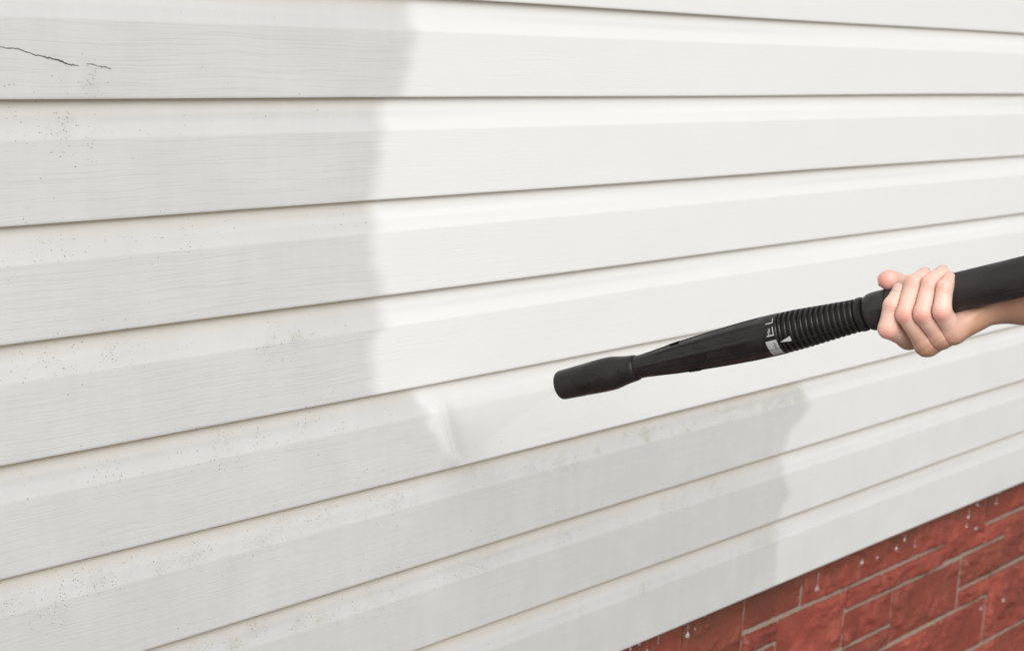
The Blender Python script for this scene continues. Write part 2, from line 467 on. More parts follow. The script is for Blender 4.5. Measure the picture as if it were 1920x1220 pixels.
X_LO, X_HI = -1.2, 5.2
xs = np.concatenate([np.arange(X_LO, 0.6, 0.06), np.arange(0.6, 2.7, 0.005), np.arange(2.7, 3.5, 0.01), np.arange(3.5, X_HI + 0.01, 0.06)])
siding = thing("siding_wall", "white vinyl clapboard siding wall, half washed clean and half grey with grime", "siding wall", (0, 0, 0))
siding["kind"] = "thing"
rngs = np.random.RandomState(5)
for k in range(-6, 9):
    ztop, zbot = lap_z(k), lap_z(k + 1)
    h = ztop - zbot
    ts = np.concatenate([[-0.012, -0.004, 0.0, 0.002, 0.004], np.linspace(0.006, T_CREASE - 0.0012, 9), [T_CREASE - 0.0004, T_CREASE + 0.0004, T_CREASE + 0.0014],
                         np.linspace(T_CREASE + 0.008, h - 0.006, 8), [h - 0.0035]])
    prof = [(wall_y(max(t, 0), h), ztop - t, t) for t in ts]
    r = 0.0013                                             # rounded nose, then the underside and the return lip
    yb = wall_y(h, h)
    for a in (15, 40, 65, 90):
        prof.append((yb + r - r * math.cos(math.radians(a)), zbot + r - r * math.sin(math.radians(a)), h))
    prof += [(yb + 0.0030, zbot + 0.0002, h), (yb + 0.0042, zbot + 0.0008, h), (yb + 0.0045, zbot + 0.006, h)]
    P = np.array(prof)
    nP, nX = len(P), len(xs)
    arc = np.concatenate([[0], np.cumsum(np.hypot(np.diff(P[:, 0]), np.diff(P[:, 1])))])
    # sheets of vinyl are never dead straight: a few tenths of a millimetre of sag and bulge
    sag = 0.0006 * np.sin(xs * 2.1 + k * 1.7) + 0.0004 * np.sin(xs * 5.3 + k * 0.9)
    bul = 0.0007 * np.sin(xs * 3.1 + k * 2.3)
    X, I = np.meshgrid(xs, np.arange(nP), indexing='ij')
    Y = P[I, 0] + bul[:, None] * (P[I, 2] > 0.02)
    Z = P[I, 1] + sag[:, None] * (P[I, 2] / h)
    V = np.stack([X, Y, Z], -1).reshape(-1, 3)
    a = (np.arange(nX - 1)[:, None] * nP + np.arange(nP - 1)[None, :]).ravel()
    Fq = np.stack([a, a + 1, a + nP + 1, a + nP], 1)
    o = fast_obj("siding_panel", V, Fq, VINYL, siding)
    # wear
    T = P[I, 2].ravel()
    ez, ex = edge_w[k]
    xb = np.interp(V[:, 2], ez, ex)
    soft = 0.034 if k < 5 else (0.026 if k == 5 else 0.058)
    wob = 0.002 * np.sin(V[:, 2] * 190 + k) + 0.0012 * np.sin(V[:, 2] * 410 + 2 * k)
    s = np.clip((xb + wob - V[:, 0]) / soft + 0.5, 0, 1)
    grime = s * s * (3 - 2 * s)
    if k >= 6:                                             # light fall-off towards the bottom, painted in as a least grime per course
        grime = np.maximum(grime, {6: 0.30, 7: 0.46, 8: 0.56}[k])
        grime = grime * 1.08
    elif k == 5:
        grime = np.maximum(grime, 0.25 * np.exp(-((V[:, 0] - 1.55) / 0.25) ** 2))
    tan = 0.80 * np.exp(-np.maximum(T, 0) / 0.0034) * (0.65 + 0.35 * grime) + 0.14 * np.exp(-((T - 0.010) / 0.007) ** 2) * (0.25 + 0.75 * grime)
    under = (I.ravel() >= nP - 5)
    tan = np.where(under, 0.60, tan)
    band = np.clip((T - 0.008) / 0.006, 0, 1) * np.clip((T_CREASE + 0.004 - T) / 0.006, 0, 1)
    mild = {1: 0.03, 2: 0.07, 3: 0.06, 4: 0.09, 5: 0.10, 6: 0.16, 7: 0.15, 8: 0.15}.get(k, 0.05) * 0.6 * band * grime + 0.002 * grime
    grn = np.full(len(V), 0.15)
    for c, rad, st, gr in spots_w:
        d2 = ((V[:, 0] - c[0]) / (rad * 1.2)) ** 2 + ((V[:, 2] - c[2]) / (rad * 0.8)) ** 2
        w = np.exp(-d2)
        mild = np.maximum(mild, 1.5 * st * w * (0.25 + 0.75 * np.maximum(band, c[2] < ztop - T_CREASE)))
        grn = np.maximum(grn, gr * w)
    face = np.clip((T - T_CREASE) / 0.002, 0, 1) * np.where(under, 0.0, 1.0)
    one = np.ones(len(V))
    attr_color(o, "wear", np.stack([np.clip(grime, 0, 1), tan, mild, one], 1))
    attr_color(o, "wear_and_dim", np.stack([face, grn, np.full(len(V), {4: 0.08, 5: 0.22, 6: 0.45, 7: 0.60, 8: 0.70}.get(k, 0.0)), one], 1))  # third channel dims the lower courses: painted light fall-off with splash grime
    uvl = o.data.uv_layers.new(name="UVMap")
    UV = np.stack([X.ravel() + 0.83 * k, arc[I.ravel()] + 0.31 * k], 1)
    uvl.data.foreach_set("uv", UV[Fq.ravel()].astype(np.float32).ravel())
    if k == 1:
        crack_panel, crack_z, crack_h = o, ztop, h
box("sheathing", X_LO, X_HI, 0.0105, 0.10, lap_z(9) + 0.012, lap_z(-6), SHEATH, siding)

# the split in the vinyl near the upper left corner
def crack(pts, widths):
    P = []
    for i, (x, y) in enumerate(pts):
        w = on_plane(x, y, 0.001)
        P.append(np.array([w[0], wall_y(crack_z - w[2], crack_h) + 0.0007 * math.sin(w[0] * 3.1 + 2.3) - 0.0004, w[2]]))
    fine, fw = [], []
    for i in range(len(P) - 1):
        for j in range(6):
            s = j / 6
            q = P[i] * (1 - s) + P[i + 1] * s
            q[2] += random.uniform(-0.0006, 0.0006)
            fine.append(q)
            fw.append((widths[i] * (1 - s) + widths[i + 1] * s) * random.uniform(0.55, 1.3))
    fine.append(P[-1]); fw.append(widths[-1])
    v, f = [], []
    for q, w in zip(fine, fw):
        for dy, sg in ((0, 1), (0, -1), (0.0012, -1), (0.0012, 1)):
            v.append((q[0], q[1] + dy, q[2] + sg * w / 2))
    n = len(fine)
    for i in range(n - 1):
        for j in range(4):
            f.append((4 * i + j, 4 * i + (j + 1) % 4, 4 * i + 4 + (j + 1) % 4, 4 * i + 4 + j))
    return v, f
v1, f1 = crack([(-60, 80), (-20, 88), (10, 89.5), (32, 91), (52, 99), (74, 105), (90, 108.5), (106, 111), (122, 119), (134, 121.5), (146, 124)],
               [.0005, .0006, .0007, .0008, .0006, .0008, .0011, .0014, .0013, .0009, .0003])
v2, f2 = crack([(161, 119), (171, 119), (180, 123.5), (193, 125), (207, 128.5)], [.0003, .0007, .0003, .0008, .0003])
obj("crack", v1 + v2, f1 + [tuple(i + len(v1) for i in q) for q in f2], CRACK, crack_panel)

# ----------------------------------------------------------------- brick foundation
brick_wall = thing("brick_wall", "red split-face brick foundation under the white siding, pale mortar joints", "brick wall", (0, 0, 0))
BY = 0.042
brick_wall["kind"] = "thing"
TOPZ = -0.772
rects = [
    (1.9696, 2.1461, TOPZ, -0.9332), (2.1461, 2.3257, TOPZ, -0.8888), (2.3257, 2.8635, TOPZ, -0.8888), (2.8635, 3.0331, TOPZ, -0.9312), (3.0331, 3.36, TOPZ, -0.8848),
    (2.1461, 2.2551, -0.8888, -0.9322), (2.2551, 2.4821, -0.8888, -1.0059), (2.4821, 2.8635, -0.8888, -0.9342), (2.4821, 2.6628, -0.9342, -1.0069), (2.6628, 2.9463, -0.9342, -1.0503),
    (2.8635, 2.9463, -0.9312, -0.9342), (2.9463, 3.138, -0.9312, -1.0049), (3.0331, 3.138, -0.8848, -0.9312), (3.138, 3.3801, -0.8848, -1.0049), (2.9463, 3.0855, -1.0049, -1.0492),
    (3.0855, 3.36, -1.0049, -1.1602), (2.8524, 3.0855, -1.0492, -1.1602), (2.4821, 2.6628, -1.0069, -1.0503), (2.6628, 2.8524, -1.0503, -1.1602),
    (2.1461, 2.2551, -0.9322, -1.0503), (2.2551, 2.4821, -1.0059, -1.0503), (3.36, 3.6324, TOPZ, -0.8848), (3.3801, 3.592, -0.8848, -1.0049), (3.36, 3.5517, -1.0049, -1.1602),
    (3.6324, 3.8746, TOPZ, -0.8848), (3.592, 3.7535, -0.8848, -1.0049), (3.5517, 3.7938, -1.0049, -1.1602), (3.7535, 3.8746, -0.8848, -1.0049), (3.7938, 3.8746, -1.0049, -1.1602)]
rects = [q for q in rects if q[2] - q[3] > 0.01]
rr = random.Random(3)
def fill_row(x0, x1, zt, zb):
    x = x0
    while x < x1 - 0.02:
        w = rr.choice([0.17, 0.20, 0.24, 0.30])
        if x1 - x - w < 0.13:
            w = x1 - x
        if zt - zb > 0.13 and rr.random() < 0.35:
            m = zb + (zt - zb) * rr.choice([0.38, 0.62])
            rects.append((x, x + w, zt, m)); rects.append((x, x + w, m, zb))
        else:
            rects.append((x, x + w, zt, zb))
        x += w
for zt, zb, x0, x1 in ((TOPZ, -0.9332, X_LO, 1.9696), (-0.9332, -1.0503, X_LO, 2.1461), (-1.0503, -1.1602, X_LO, 2.6628), (TOPZ, -0.8848, 3.8746, X_HI), (-0.8848, -1.0049, 3.8746, X_HI), (-1.0049, -1.1602, 3.8746, X_HI),
                      (-1.1602, -1.2773, X_LO, X_HI), (-1.2773, -1.4236, X_LO, X_HI), (-1.4236, -1.5749, X_LO, X_HI)):
    fill_row(x0, x1, zt, zb)

def brick_relief(x, z, seed):
    """split stone: broken plateaus with ragged steps between them"""
    p = Vector((x * 7.0, seed * 3.1, z * 12.0))
    a = mnoise.fractal(p, 0.9, 2.1, 4)
    q = Vector((x * 19.0 + 0.8 * a, seed * 1.7 + 5, z * 32.0 + a))
    b = mnoise.fractal(q, 0.8, 2.0, 4)
    s = a * 1.6 + 0.35 * b
    lv = 2.6
    st = math.floor(s * lv) / lv
    fr = s * lv - math.floor(s * lv)
    step = st + (max(0.0, fr - 0.84) / 0.16) / lv
    return 0.0072 * step + 0.0014 * b + 0.0010 * mnoise.noise(q * 2.2)

J = 0.0040
for bi, (x0, x1, zt, zb) in enumerate(rects):
    in_view = 1.7 < x1 and x0 < 3.5 and zt > -1.26
    jx, jz = J * 0.85, J * 1.15
    ax, bx, az, bz = x0 + jx, x1 - jx, zb + jz, zt - jz
    stp = 0.0036 if in_view else 0.05
    nx, nz = max(3, int((bx - ax) / stp)), max(3, int((bz - az) / stp))
    gx, gz = np.linspace(ax, bx, nx + 1), np.linspace(az, bz, nz + 1)
    pr = rr.uniform(-0.002, 0.002)
    V, Fs = [], []
    for i, x in enumerate(gx):
        for j, z in enumerate(gz):
            e = min(x - ax, bx - x, z - az, bz - z)
            edge = min(1.0, e / 0.006)
            rel = brick_relief(x, z, bi)
            jit = 0.0012 if (in_view and e < 1e-6) else 0.0
            V.append((x + rr.uniform(-jit, jit), BY - pr - max(0.0060, (rel + 0.0100) * (0.55 + 0.45 * edge)), z + rr.uniform(-jit, jit)))
    for i in range(nx):
        for j in range(nz):
            q = i * (nz + 1) + j
            Fs.append((q, q + nz + 1, q + nz + 2, q + 1))
    # sides going back into the mortar
    ring = [i * (nz + 1) for i in range(nx + 1)] + [nx * (nz + 1) + j for j in range(1, nz + 1)] + [i * (nz + 1) + nz for i in range(nx - 1, -1, -1)] + [j for j in range(nz - 1, 0, -1)]
    base = len(V)
    for q in ring:
        V.append((V[q][0], BY + 0.06, V[q][2]))
    n = len(ring)
    for i in range(n):
        Fs.append((ring[(i + 1) % n], ring[i], base + i, base + (i + 1) % n))
    Fs.append(tuple(base + i for i in range(n)))
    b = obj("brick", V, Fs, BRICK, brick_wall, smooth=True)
    b.data.set_sharp_from_angle(angle=math.radians(42))
box("mortar", X_LO, X_HI, BY - 0.0036, BY + 0.10, GZ - 0.05, TOPZ + 0.004, MORTAR, brick_wall)

# ----------------------------------------------------------------- the spray lance
O = np.array([1.359894082, -0.621187389, -0.145656509])
EA = np.array([0.180796219, -0.917105354, 0.355289310])     # towards the handle
EU = np.array([-0.015505481, 0.358539652, 0.933385718])     # up
EC = np.array([-0.983398346, -0.174261542, 0.050602454])    # sideways, the side that faces the camera
LM = Matrix.Identity(4)
for i in range(3):
    LM[i][0], LM[i][1], LM[i][2], LM[i][3] = EA[i], EU[i], EC[i], O[i]
lance = thing("spray_lance", "black pressure washer spray lance with adjustable nozzle, held towards the white siding", "spray lance", matrix=LM)
mm = 0.001

def lathe(name, prof, mat, parent, seg=48, shape=None, cap=(True, True), mat_sharp=35):
    """prof: (a, radius) in mm along the lance; shape(a, angle, r) -> radius"""
    V, Fs = [], []
    for a, r in prof:
        for s in range(seg):
            th = 2 * math.pi * s / seg
            q = shape(a, th, r) if shape else r
            V.append((a * mm, q * math.cos(th) * mm, q * math.sin(th) * mm))
    n = len(prof)
    for i in range(n - 1):
        for s in range(seg):
            t = (s + 1) % seg
            Fs.append((i * seg + s, i * seg + t, (i + 1) * seg + t, (i + 1) * seg + s))
    if cap[0]:
        Fs.append(tuple(range(seg)))
    if cap[1]:
        Fs.append(tuple((n - 1) * seg + s for s in range(seg - 1, -1, -1)))
    o = obj(name, V, Fs, mat, parent)
    bm = bmesh.new(); bm.from_mesh(o.data)
    bmesh.ops.recalc_face_normals(bm, faces=bm.faces)
    bm.to_mesh(o.data); bm.free()
    o.data.set_sharp_from_angle(angle=math.radians(mat_sharp))
    return o

def sstep(x, a, b):
    t = max(0.0, min(1.0, (x - a) / (b - a)))
    return t * t * (3 - 2 * t)

# nozzle cap: rubbery bumper that starts as a rounded square and ends round, with a hollow mouth
def cap_shape(a, th, r):
    sq = 1.0 / max(abs(math.cos(th + 0.35)), abs(math.sin(th + 0.35)))
    k = 0.14 * sstep(a, -388, -348) * (1 - sstep(a, -332, -318))
    return r * (1 + k * (min(sq, 1.22) - 1.0) - 0.5 * k * 0.12)
capp = [(-388, 9.5), (-402, 10.5), (-407.2, 12.2), (-408.3, 13.6), (-407.8, 14.9), (-406.2, 15.6), (-403, 15.9), (-395, 16.1), (-380, 16.6), (-366, 17.2), (-352, 17.6), (-343, 17.7), (-336, 17.4),
        (-331, 16.6), (-326, 15.7), (-318, 14.6), (-310, 13.8), (-306.5, 13.3), (-305.6, 12.6), (-305.4, 11.0)]
capp = [(-305.4 + (a + 305.4) * 0.932, r) for a, r in capp]
nozzle = lathe("nozzle_cap", capp, BLACK, lance, 64, cap_shape)
lathe("orifice", [(-394, 0.5), (-394, 3.6), (-392, 4.0), (-383, 4.2), (-382.2, 10.2), (-380.9, 9.4)], DARK_PRINT, nozzle, 24)
# dark mould line across the cap
lathe("mould_line", [(-378.6, 16.0), (-378.4, 16.50), (-378.0, 16.52), (-377.8, 16.0)], DARK_PRINT, nozzle, 64, cap_shape)

# tapered barrel with long flutes between raised ribs
NF = 8
def barrel_shape(a, th, r):
    x = (th * NF / (2 * math.pi)) % 1.0
    flute = sstep(x, 0.06, 0.16) * (1 - sstep(x, 0.84, 0.94))
    fade = sstep(a, -300, -285) * (1 - sstep(a, -166 + 5 * math.sin(th * 3), -154 + 5 * math.sin(th * 3)))
    return r - 1.5 * flute * fade
bar = [(-309, 11.2), (-306.0, 11.9), (-302, 12.1), (-296, 12.35), (-284, 13.4), (-272, 14.6), (-261, 15.7), (-250, 16.5), (-238, 17.3), (-225, 18.1), (-212, 18.8), (-200, 19.4), (-188, 19.9), (-178, 20.3),
       (-172, 20.45), (-168, 20.5), (-164, 20.55), (-160, 20.6), (-156, 20.6), (-152, 20.6), (-148, 20.6), (-140, 20.5), (-137.4, 20.3), (-136.6, 19.6), (-136.4, 16.0)]
barrel = lathe("barrel", bar, BLACK, lance, 120, barrel_shape, mat_sharp=50)
# raised seam along the lower near side, with its clip nubs
def strip(name, a0, a1, r_of, th0, th1, dr, mat, parent, na=24, nt=3, skew=0.0):
    V, Fs = [], []
    for i in range(na + 1):
        a = a0 + (a1 - a0) * i / na
        for j in range(nt + 1):
            th = th0 + (th1 - th0) * j / nt + skew * (i / na)
            r = r_of(a) + dr
            V.append((a * mm, r * math.cos(th) * mm, r * math.sin(th) * mm))
    m = len(V)
    for i in range(na + 1):
        a = a0 + (a1 - a0) * i / na
        for j in range(nt + 1):
            th = th0 + (th1 - th0) * j / nt + skew * (i / na)
            r = r_of(a) - 1.0
            V.append((a * mm, r * math.cos(th) * mm, r * math.sin(th) * mm))
    w = nt + 1
    for i in range(na):
        for j in range(nt):
            q = i * w + j
            Fs.append((q, q + 1, q + w + 1, q + w)); Fs.append((m + q, m + q + w, m + q + w + 1, m + q + 1))
    for i in range(na):
        for j in (0, nt):
            q = i * w + j
            Fs.append((q, q + w, m + q + w, m + q))
    for j in range(nt):
        for i in (0, na):
            q = i * w + j
            Fs.append((q, q + 1, m + q + 1, m + q))
    o = obj(name, V, Fs, mat, parent)
    bm = bmesh.new(); bm.from_mesh(o.data)
    bmesh.ops.recalc_face_normals(bm, faces=bm.faces)
    bm.to_mesh(o.data); bm.free()
    o.data.set_sharp_from_angle(angle=math.radians(40))
    return o
ba = np.array([p[0] for p in bar]); br_ = np.array([p[1] for p in bar])
r_bar = lambda a: float(np.interp(a, ba, br_))
rad = math.radians
strip("seam", -303, -150, r_bar, rad(128), rad(131.5), 0.15, BLACK, barrel, 40, 2)
strip("clip", -262, -252, r_bar, rad(-8), rad(14), 0.4, BLACK, barrel, 4, 4)
strip("clip", -247, -236, r_bar, rad(168), rad(190), 0.7, BLACK, barrel, 4, 4)

# printed scale: angle 0 is up, 90 deg faces the camera, 180 is down
def wrap_text(name, body, a_mid, th_mid, size, r, mat, parent, along=False, depth=0.05):
    cu = bpy.data.curves.new(name, 'FONT')
    cu.body = body
    cu.size = 1.0
    cu.align_x = 'CENTER'; cu.align_y = 'CENTER'
    cu.resolution_u = 3
    tmp = bpy.data.objects.new(name + "_src", cu)
    COL.objects.link(tmp)
    dg = bpy.context.evaluated_depsgraph_get()
    me = bpy.data.meshes.new_from_object(tmp.evaluated_get(dg))
    bpy.data.objects.remove(tmp); bpy.data.curves.remove(cu)
    for v in me.vertices:
        x, y = v.co.x * size, v.co.y * size
        # reads round the barrel: text x runs along the angle, text y along the axis
        th = th_mid - x / r
        a = a_mid - y
        v.co = (a * mm, (r + depth) * math.cos(th) * mm, (r + depth) * math.sin(th) * mm)
    me.materials.clear(); me.materials.append(mat)
    o = bpy.data.objects.new(name, me)
    COL.objects.link(o); o.parent = parent
    return o
RB = 20.55
mark = strip("max_mark", -150.5, -139.0, lambda a: RB, rad(103), rad(131), 0.12, GREY_PRINT, lance, 3, 10)
strip("max_mark", -150.5, -139.0, lambda a: RB, rad(133), rad(158), 0.12, GREY_PRINT, lance, 3, 10)
wrap_text("lettering", "Max", -142.2, rad(119), 4.2, RB, DARK_PRINT, mark, depth=0.20)
brk = strip("mix_mark", -140.7, -140.05, lambda a: RB, rad(66), rad(88), 0.12, WHITE_PRINT, lance, 2, 8)
strip("bracket_end", -147.5, -140.0, lambda a: RB, rad(88), rad(90.5), 0.12, WHITE_PRINT, brk, 3, 2)
wrap_text("lettering", "Mix", -144.4, rad(78), 4.4, RB, WHITE_PRINT, brk, depth=0.14)
brk2 = strip("mix_mark", -140.7, -140.05, lambda a: RB, rad(38), rad(52), 0.12, WHITE_PRINT, lance, 2, 8)
strip("bracket_end", -147.5, -140.0, lambda a: RB, rad(52), rad(54.5), 0.12, WHITE_PRINT, brk2, 3, 2)

# ribbed sleeve
def rs(a):
    return float(np.interp(a, [-136, -120, -95, -70, -58], [20.4, 19.9, 18.2, 16.6, 16.0]))
sleeve = lathe("sleeve", [(-136.2, 12.0)] + [(a, rs(a) - 2.6) for a in np.linspace(-135.8, -58, 20)] + [(-57.5, 12.0)], BLACK, lance, 48)
NR = 14
for i in range(NR):
    a = -134.2 + i * (72.5 / (NR - 1))
    r = rs(a)
    w = 1.55
    lathe("rib", [(a - w, r - 2.9), (a - w, r - 0.9), (a - w * 0.7, r - 0.25), (a - 0.3, r), (a + 0.3, r), (a + w * 0.7, r - 0.25), (a + w, r - 0.9), (a + w, r - 2.9)], BLACK, sleeve, 56, mat_sharp=60)
strip("spine", -134, -60, lambda a: rs(a), rad(121), rad(126), 0.12, BLACK, sleeve, 20, 2, skew=rad(-6))
strip("spine", -134, -60, lambda a: rs(a), rad(10), rad(15), 0.12, BLACK, sleeve, 20, 2)
# white pointer on the first ribs
def pointer():
    V, Fs = [], []
    n = 6
    for i in range(n + 1):
        s = i / n
        a = -135.6 + 11.0 * s
        for sg in (-1, 1):
            th = rad(113) - rad(3.0) * s + sg * rad(0.5 + 6.5 * s)
            r = 20.45
            V.append((a * mm, r * math.cos(th) * mm, r * math.sin(th) * mm))
    m = len(V)
    V += [(v[0], v[1] * 0.86, v[2] * 0.86) for v in V]
    for i in range(n):
        q = 2 * i
        Fs += [(q, q + 2, q + 3, q + 1), (m + q, m + q + 1, m + q + 3, m + q + 2), (q, m + q, m + q + 2, q + 2), (q + 1, q + 3, m + q + 3, m + q + 1)]
    Fs += [(0, 1, m + 1, m), (2 * n, m + 2 * n, m + 2 * n + 1, 2 * n + 1)]
    return obj("pointer_mark", V, Fs, WHITE_PRINT, lance, smooth=False)
pointer()
# end ring, neck and bayonet collar
lathe("end_ring", [(-59, 11), (-59, 15.0), (-57.8, 16.4), (-55.0, 16.7), (-52.5, 16.3), (-51.2, 14.6), (-50.9, 11)], BLACK, lance, 56)
lathe("neck", [(-52, 12.6), (-40, 12.6)], BLACK, lance, 40)
collar = lathe("collar", [(-50.5, 11.5), (-50.3, 14.0), (-49.0, 16.2), (-46.0, 17.7), (-42, 18.4), (-36, 18.6), (-30, 18.6), (-27.2, 18.4), (-26.6, 17.6), (-26.4, 14)], RUBBER, lance, 56)
strip("slot_shade", -41.0, -28.0, lambda a: 18.6, rad(86), rad(93), 0.25, DARK_PRINT, collar, 6, 3)  # near-black strips painted for the shade inside the cut-out slot
strip("slot_shade", -33.5, -28.0, lambda a: 18.6, rad(93), rad(126), 0.20, DARK_PRINT, collar, 4, 6)
strip("latch_tab", -38.5, -34.5, lambda a: 18.6, rad(90), rad(99), 0.75, RUBBER, collar, 4, 2)
# handle tube
def grip_shape(a, th, r):
    d = (math.degrees(th) - 126 + 180) % 360 - 180
    return r - 0.85 * math.exp(-(d / 1.8) ** 2) - 0.25 * (1 if d > 0 else 0) * math.exp(-(d / 26.0) ** 2)
grip = [(-26.3, 12.0), (-26.2, 17.2), (-25.2, 17.9), (-22, 18.1), (-10, 18.1), (0, 18.1), (40, 18.15), (80, 18.2), (120, 18.25), (180, 18.3), (260, 18.4), (330, 18.4), (341, 18.2), (346, 17.2), (348, 14), (348, 3)]
lathe("handle", grip, RUBBER, lance, 96, grip_shape)

# ----------------------------------------------------------------- the hand
def px(x, y, c):
    """local lance coordinates (mm) of a measured point whose sideways offset is c mm"""
    d = ray(x, y)
    t = (np.dot(O - CAM, EC) + c * mm) / np.dot(d, EC)
    P = CAM + d * t - O
    return np.array([P @ EA, P @ EU, P @ EC]) / mm

FING = {   # joints: MCP, PIP, DIP, tip centre (with radii), measured
    'index': [px(1704, 631, -10), px(1665, 616, 25), px(1673, 573, 26), px(1688, 546, 18)],
    'middle': [px(1739, 644, 6), px(1697, 588, 28), px(1714, 531, 22), px(1733, 516, 7)],
    'ring': [px(1764, 630, 8), px(1730, 588, 28), px(1743, 533, 22), px(1766, 513, 6)],
    'little': [px(1788, 622, 8), px(1766, 584, 27), px(1770, 541, 22), px(1780, 525, 9)],
}
FR = {'index': (11.0, 9.3, 8.4, 7.4), 'middle': (11.5, 8.9, 8.3, 7.0), 'ring': (11.2, 8.9, 8.3, 7.3), 'little': (10.8, 8.7, 8.0, 7.2)}
WR = px(1884, 555, -40)
FA = [(WR, 24.0), (px(1925, 551, -44), 27.0), (px(2060, 556, -52), 35.0), (px(2300, 575, -60), 41.0), (px(2420, 585, -64), 40.0)]
TH = [px(1800, 585, -34), px(1752, 556, -34), px(1700, 531, -24), px(1667, 525, 0)]
TR = (14.0, 10.5, 7.2, 9.9)

def hand_mesh():
    def rcone(X, Y, Z, a, b, ra, rb):
        """distance to a capsule whose radius runs from ra to rb"""
        d = b - a
        L2 = float(d @ d)
        t = ((X - a[0]) * d[0] + (Y - a[1]) * d[1] + (Z - a[2]) * d[2]) / L2
        t = np.clip(t, 0, 1).astype(np.float32)
        return np.sqrt((X - a[0] - t * d[0]) ** 2 + (Y - a[1] - t * d[1]) ** 2 + (Z - a[2] - t * d[2]) ** 2) - (ra + (rb - ra) * t)
    def smin(p, q, k):
        h = np.clip(0.5 + 0.5 * (q - p) / k, 0, 1)
        return q + (p - q) * h - k * h * (1 - h)
    vx = 0.6
    ga = np.concatenate([np.arange(-48, 56, vx), np.arange(56, 105, 1.2), 105 + np.cumsum(np.linspace(1.0, 7.0, 70))]).astype(np.float32)
    allp = np.concatenate([np.array([p for p, r in FA])])
    gu = np.arange(-78, 46, vx).astype(np.float32)
    gc = np.concatenate([np.arange(min(-92.0, allp[:, 2].min() - 46), -40, 1.8), np.arange(-40, 42, vx)]).astype(np.float32)
    lo_u = min(-78.0, allp[:, 1].min() - 46)
    if lo_u < -78:
        gu = np.concatenate([np.arange(lo_u, -78, 2.5), gu]).astype(np.float32)
    X, Y, Z = ga[:, None, None], gu[None, :, None], gc[None, None, :]
    palm = None
    wr = WR
    for n in ('index', 'middle', 'ring', 'little'):
        m = FING[n][0]
        knob = rcone(X, Y, Z, m, wr, FR[n][0] - 0.3, 15.0)
        palm = knob if palm is None else smin(palm, knob, 7.0)
    palm = smin(palm, rcone(X, Y, Z, TH[0], wr, 15.0, 18.0), 9.0)
    palm = smin(palm, rcone(X, Y, Z, TH[0], FING['index'][0], 12.0, 8.0), 9.0)
    for (p, r), (q, s) in zip(FA[:-1], FA[1:]):
        palm = smin(palm, rcone(X, Y, Z, p, q, r, s), 10.0)
    th = None
    for i in range(3):
        c = rcone(X, Y, Z, TH[i], TH[i + 1], TR[i], TR[i + 1])
        th = c if th is None else smin(th, c, 3.0)
    fingers = None
    for n in ('index', 'middle', 'ring', 'little'):
        J_, R_ = FING[n], FR[n]
        ch = None
        for i in range(3):
            mid = (J_[i] + J_[i + 1]) / 2
            rm = 0.5 * (R_[i] + R_[i + 1]) - (0.15 if i < 2 else 0.0)
            c = np.minimum(rcone(X, Y, Z, J_[i], mid, R_[i], rm), rcone(X, Y, Z, mid, J_[i + 1], rm, R_[i + 1]))
            ch = c if ch is None else smin(ch, c, 2.6)
        fingers = ch if fingers is None else np.minimum(fingers, ch) + 1.9 * np.exp(-((fingers - ch) / 0.8) ** 2)
    D = smin(smin(palm, fingers, 5.5), th, 3.0)
    tube = np.sqrt(Y ** 2 + Z ** 2) - 17.6
    D = np.maximum(D, -tube + 0 * X).astype(np.float32)
    # naive surface nets on the rectilinear grid
    ins = D < 0
    nx, ny, nz = D.shape
    cnt = np.zeros((nx - 1, ny - 1, nz - 1), np.uint8)
    for i in (0, 1):
        for j in (0, 1):
            for k in (0, 1):
                cnt += ins[i:nx - 1 + i, j:ny - 1 + j, k:nz - 1 + k]
    cells = np.argwhere((cnt > 0) & (cnt < 8))
    idx = -np.ones(cnt.shape, np.int64)
    idx[tuple(cells.T)] = np.arange(len(cells))
    acc = np.zeros((len(cells), 3)); num = np.zeros(len(cells))
    corners = [(i, j, k) for i in (0, 1) for j in (0, 1) for k in (0, 1)]
    co = lambda c: np.stack([ga[cells[:, 0] + c[0]], gu[cells[:, 1] + c[1]], gc[cells[:, 2] + c[2]]], 1)
    val = {c: D[cells[:, 0] + c[0], cells[:, 1] + c[1], cells[:, 2] + c[2]] for c in corners}
    for c in corners:
        for ax in range(3):
            if c[ax] == 0:
                e = tuple(1 if q == ax else c[q] for q in range(3))
                v0, v1 = val[c], val[e]
                m = (v0 < 0) != (v1 < 0)
                t = np.where(m, v0 / np.where(m, v0 - v1, 1), 0)
                p = co(c) + (co(e) - co(c)) * t[:, None]
                acc[m] += p[m]; num[m] += 1
    V = acc / num[:, None]
    quads = []
    for ax in range(3):
        a1, a2 = [(1, 2), (2, 0), (0, 1)][ax]
        sl0 = [slice(None)] * 3; sl1 = [slice(None)] * 3
        sl0[ax] = slice(0, -1); sl1[ax] = slice(1, None)
        s0, s1 = ins[tuple(sl0)], ins[tuple(sl1)]
        for flip in (False, True):
            m = (s0 & ~s1) if not flip else (~s0 & s1)
            e = np.argwhere(m)
            ok = (e[:, a1] > 0) & (e[:, a2] > 0) & (e[:, a1] < D.shape[a1] - 1) & (e[:, a2] < D.shape[a2] - 1)
            e = e[ok]
            def at(d1, d2):
                c = e.copy(); c[:, a1] -= d1; c[:, a2] -= d2
                return idx[c[:, 0], c[:, 1], c[:, 2]]
            q = np.stack([at(1, 1), at(0, 1), at(0, 0), at(1, 0)], 1)
            if flip:
                q = q[:, ::-1]
            quads.append(q)
    Q = np.concatenate(quads)
    Q = Q[(Q >= 0).all(1)]
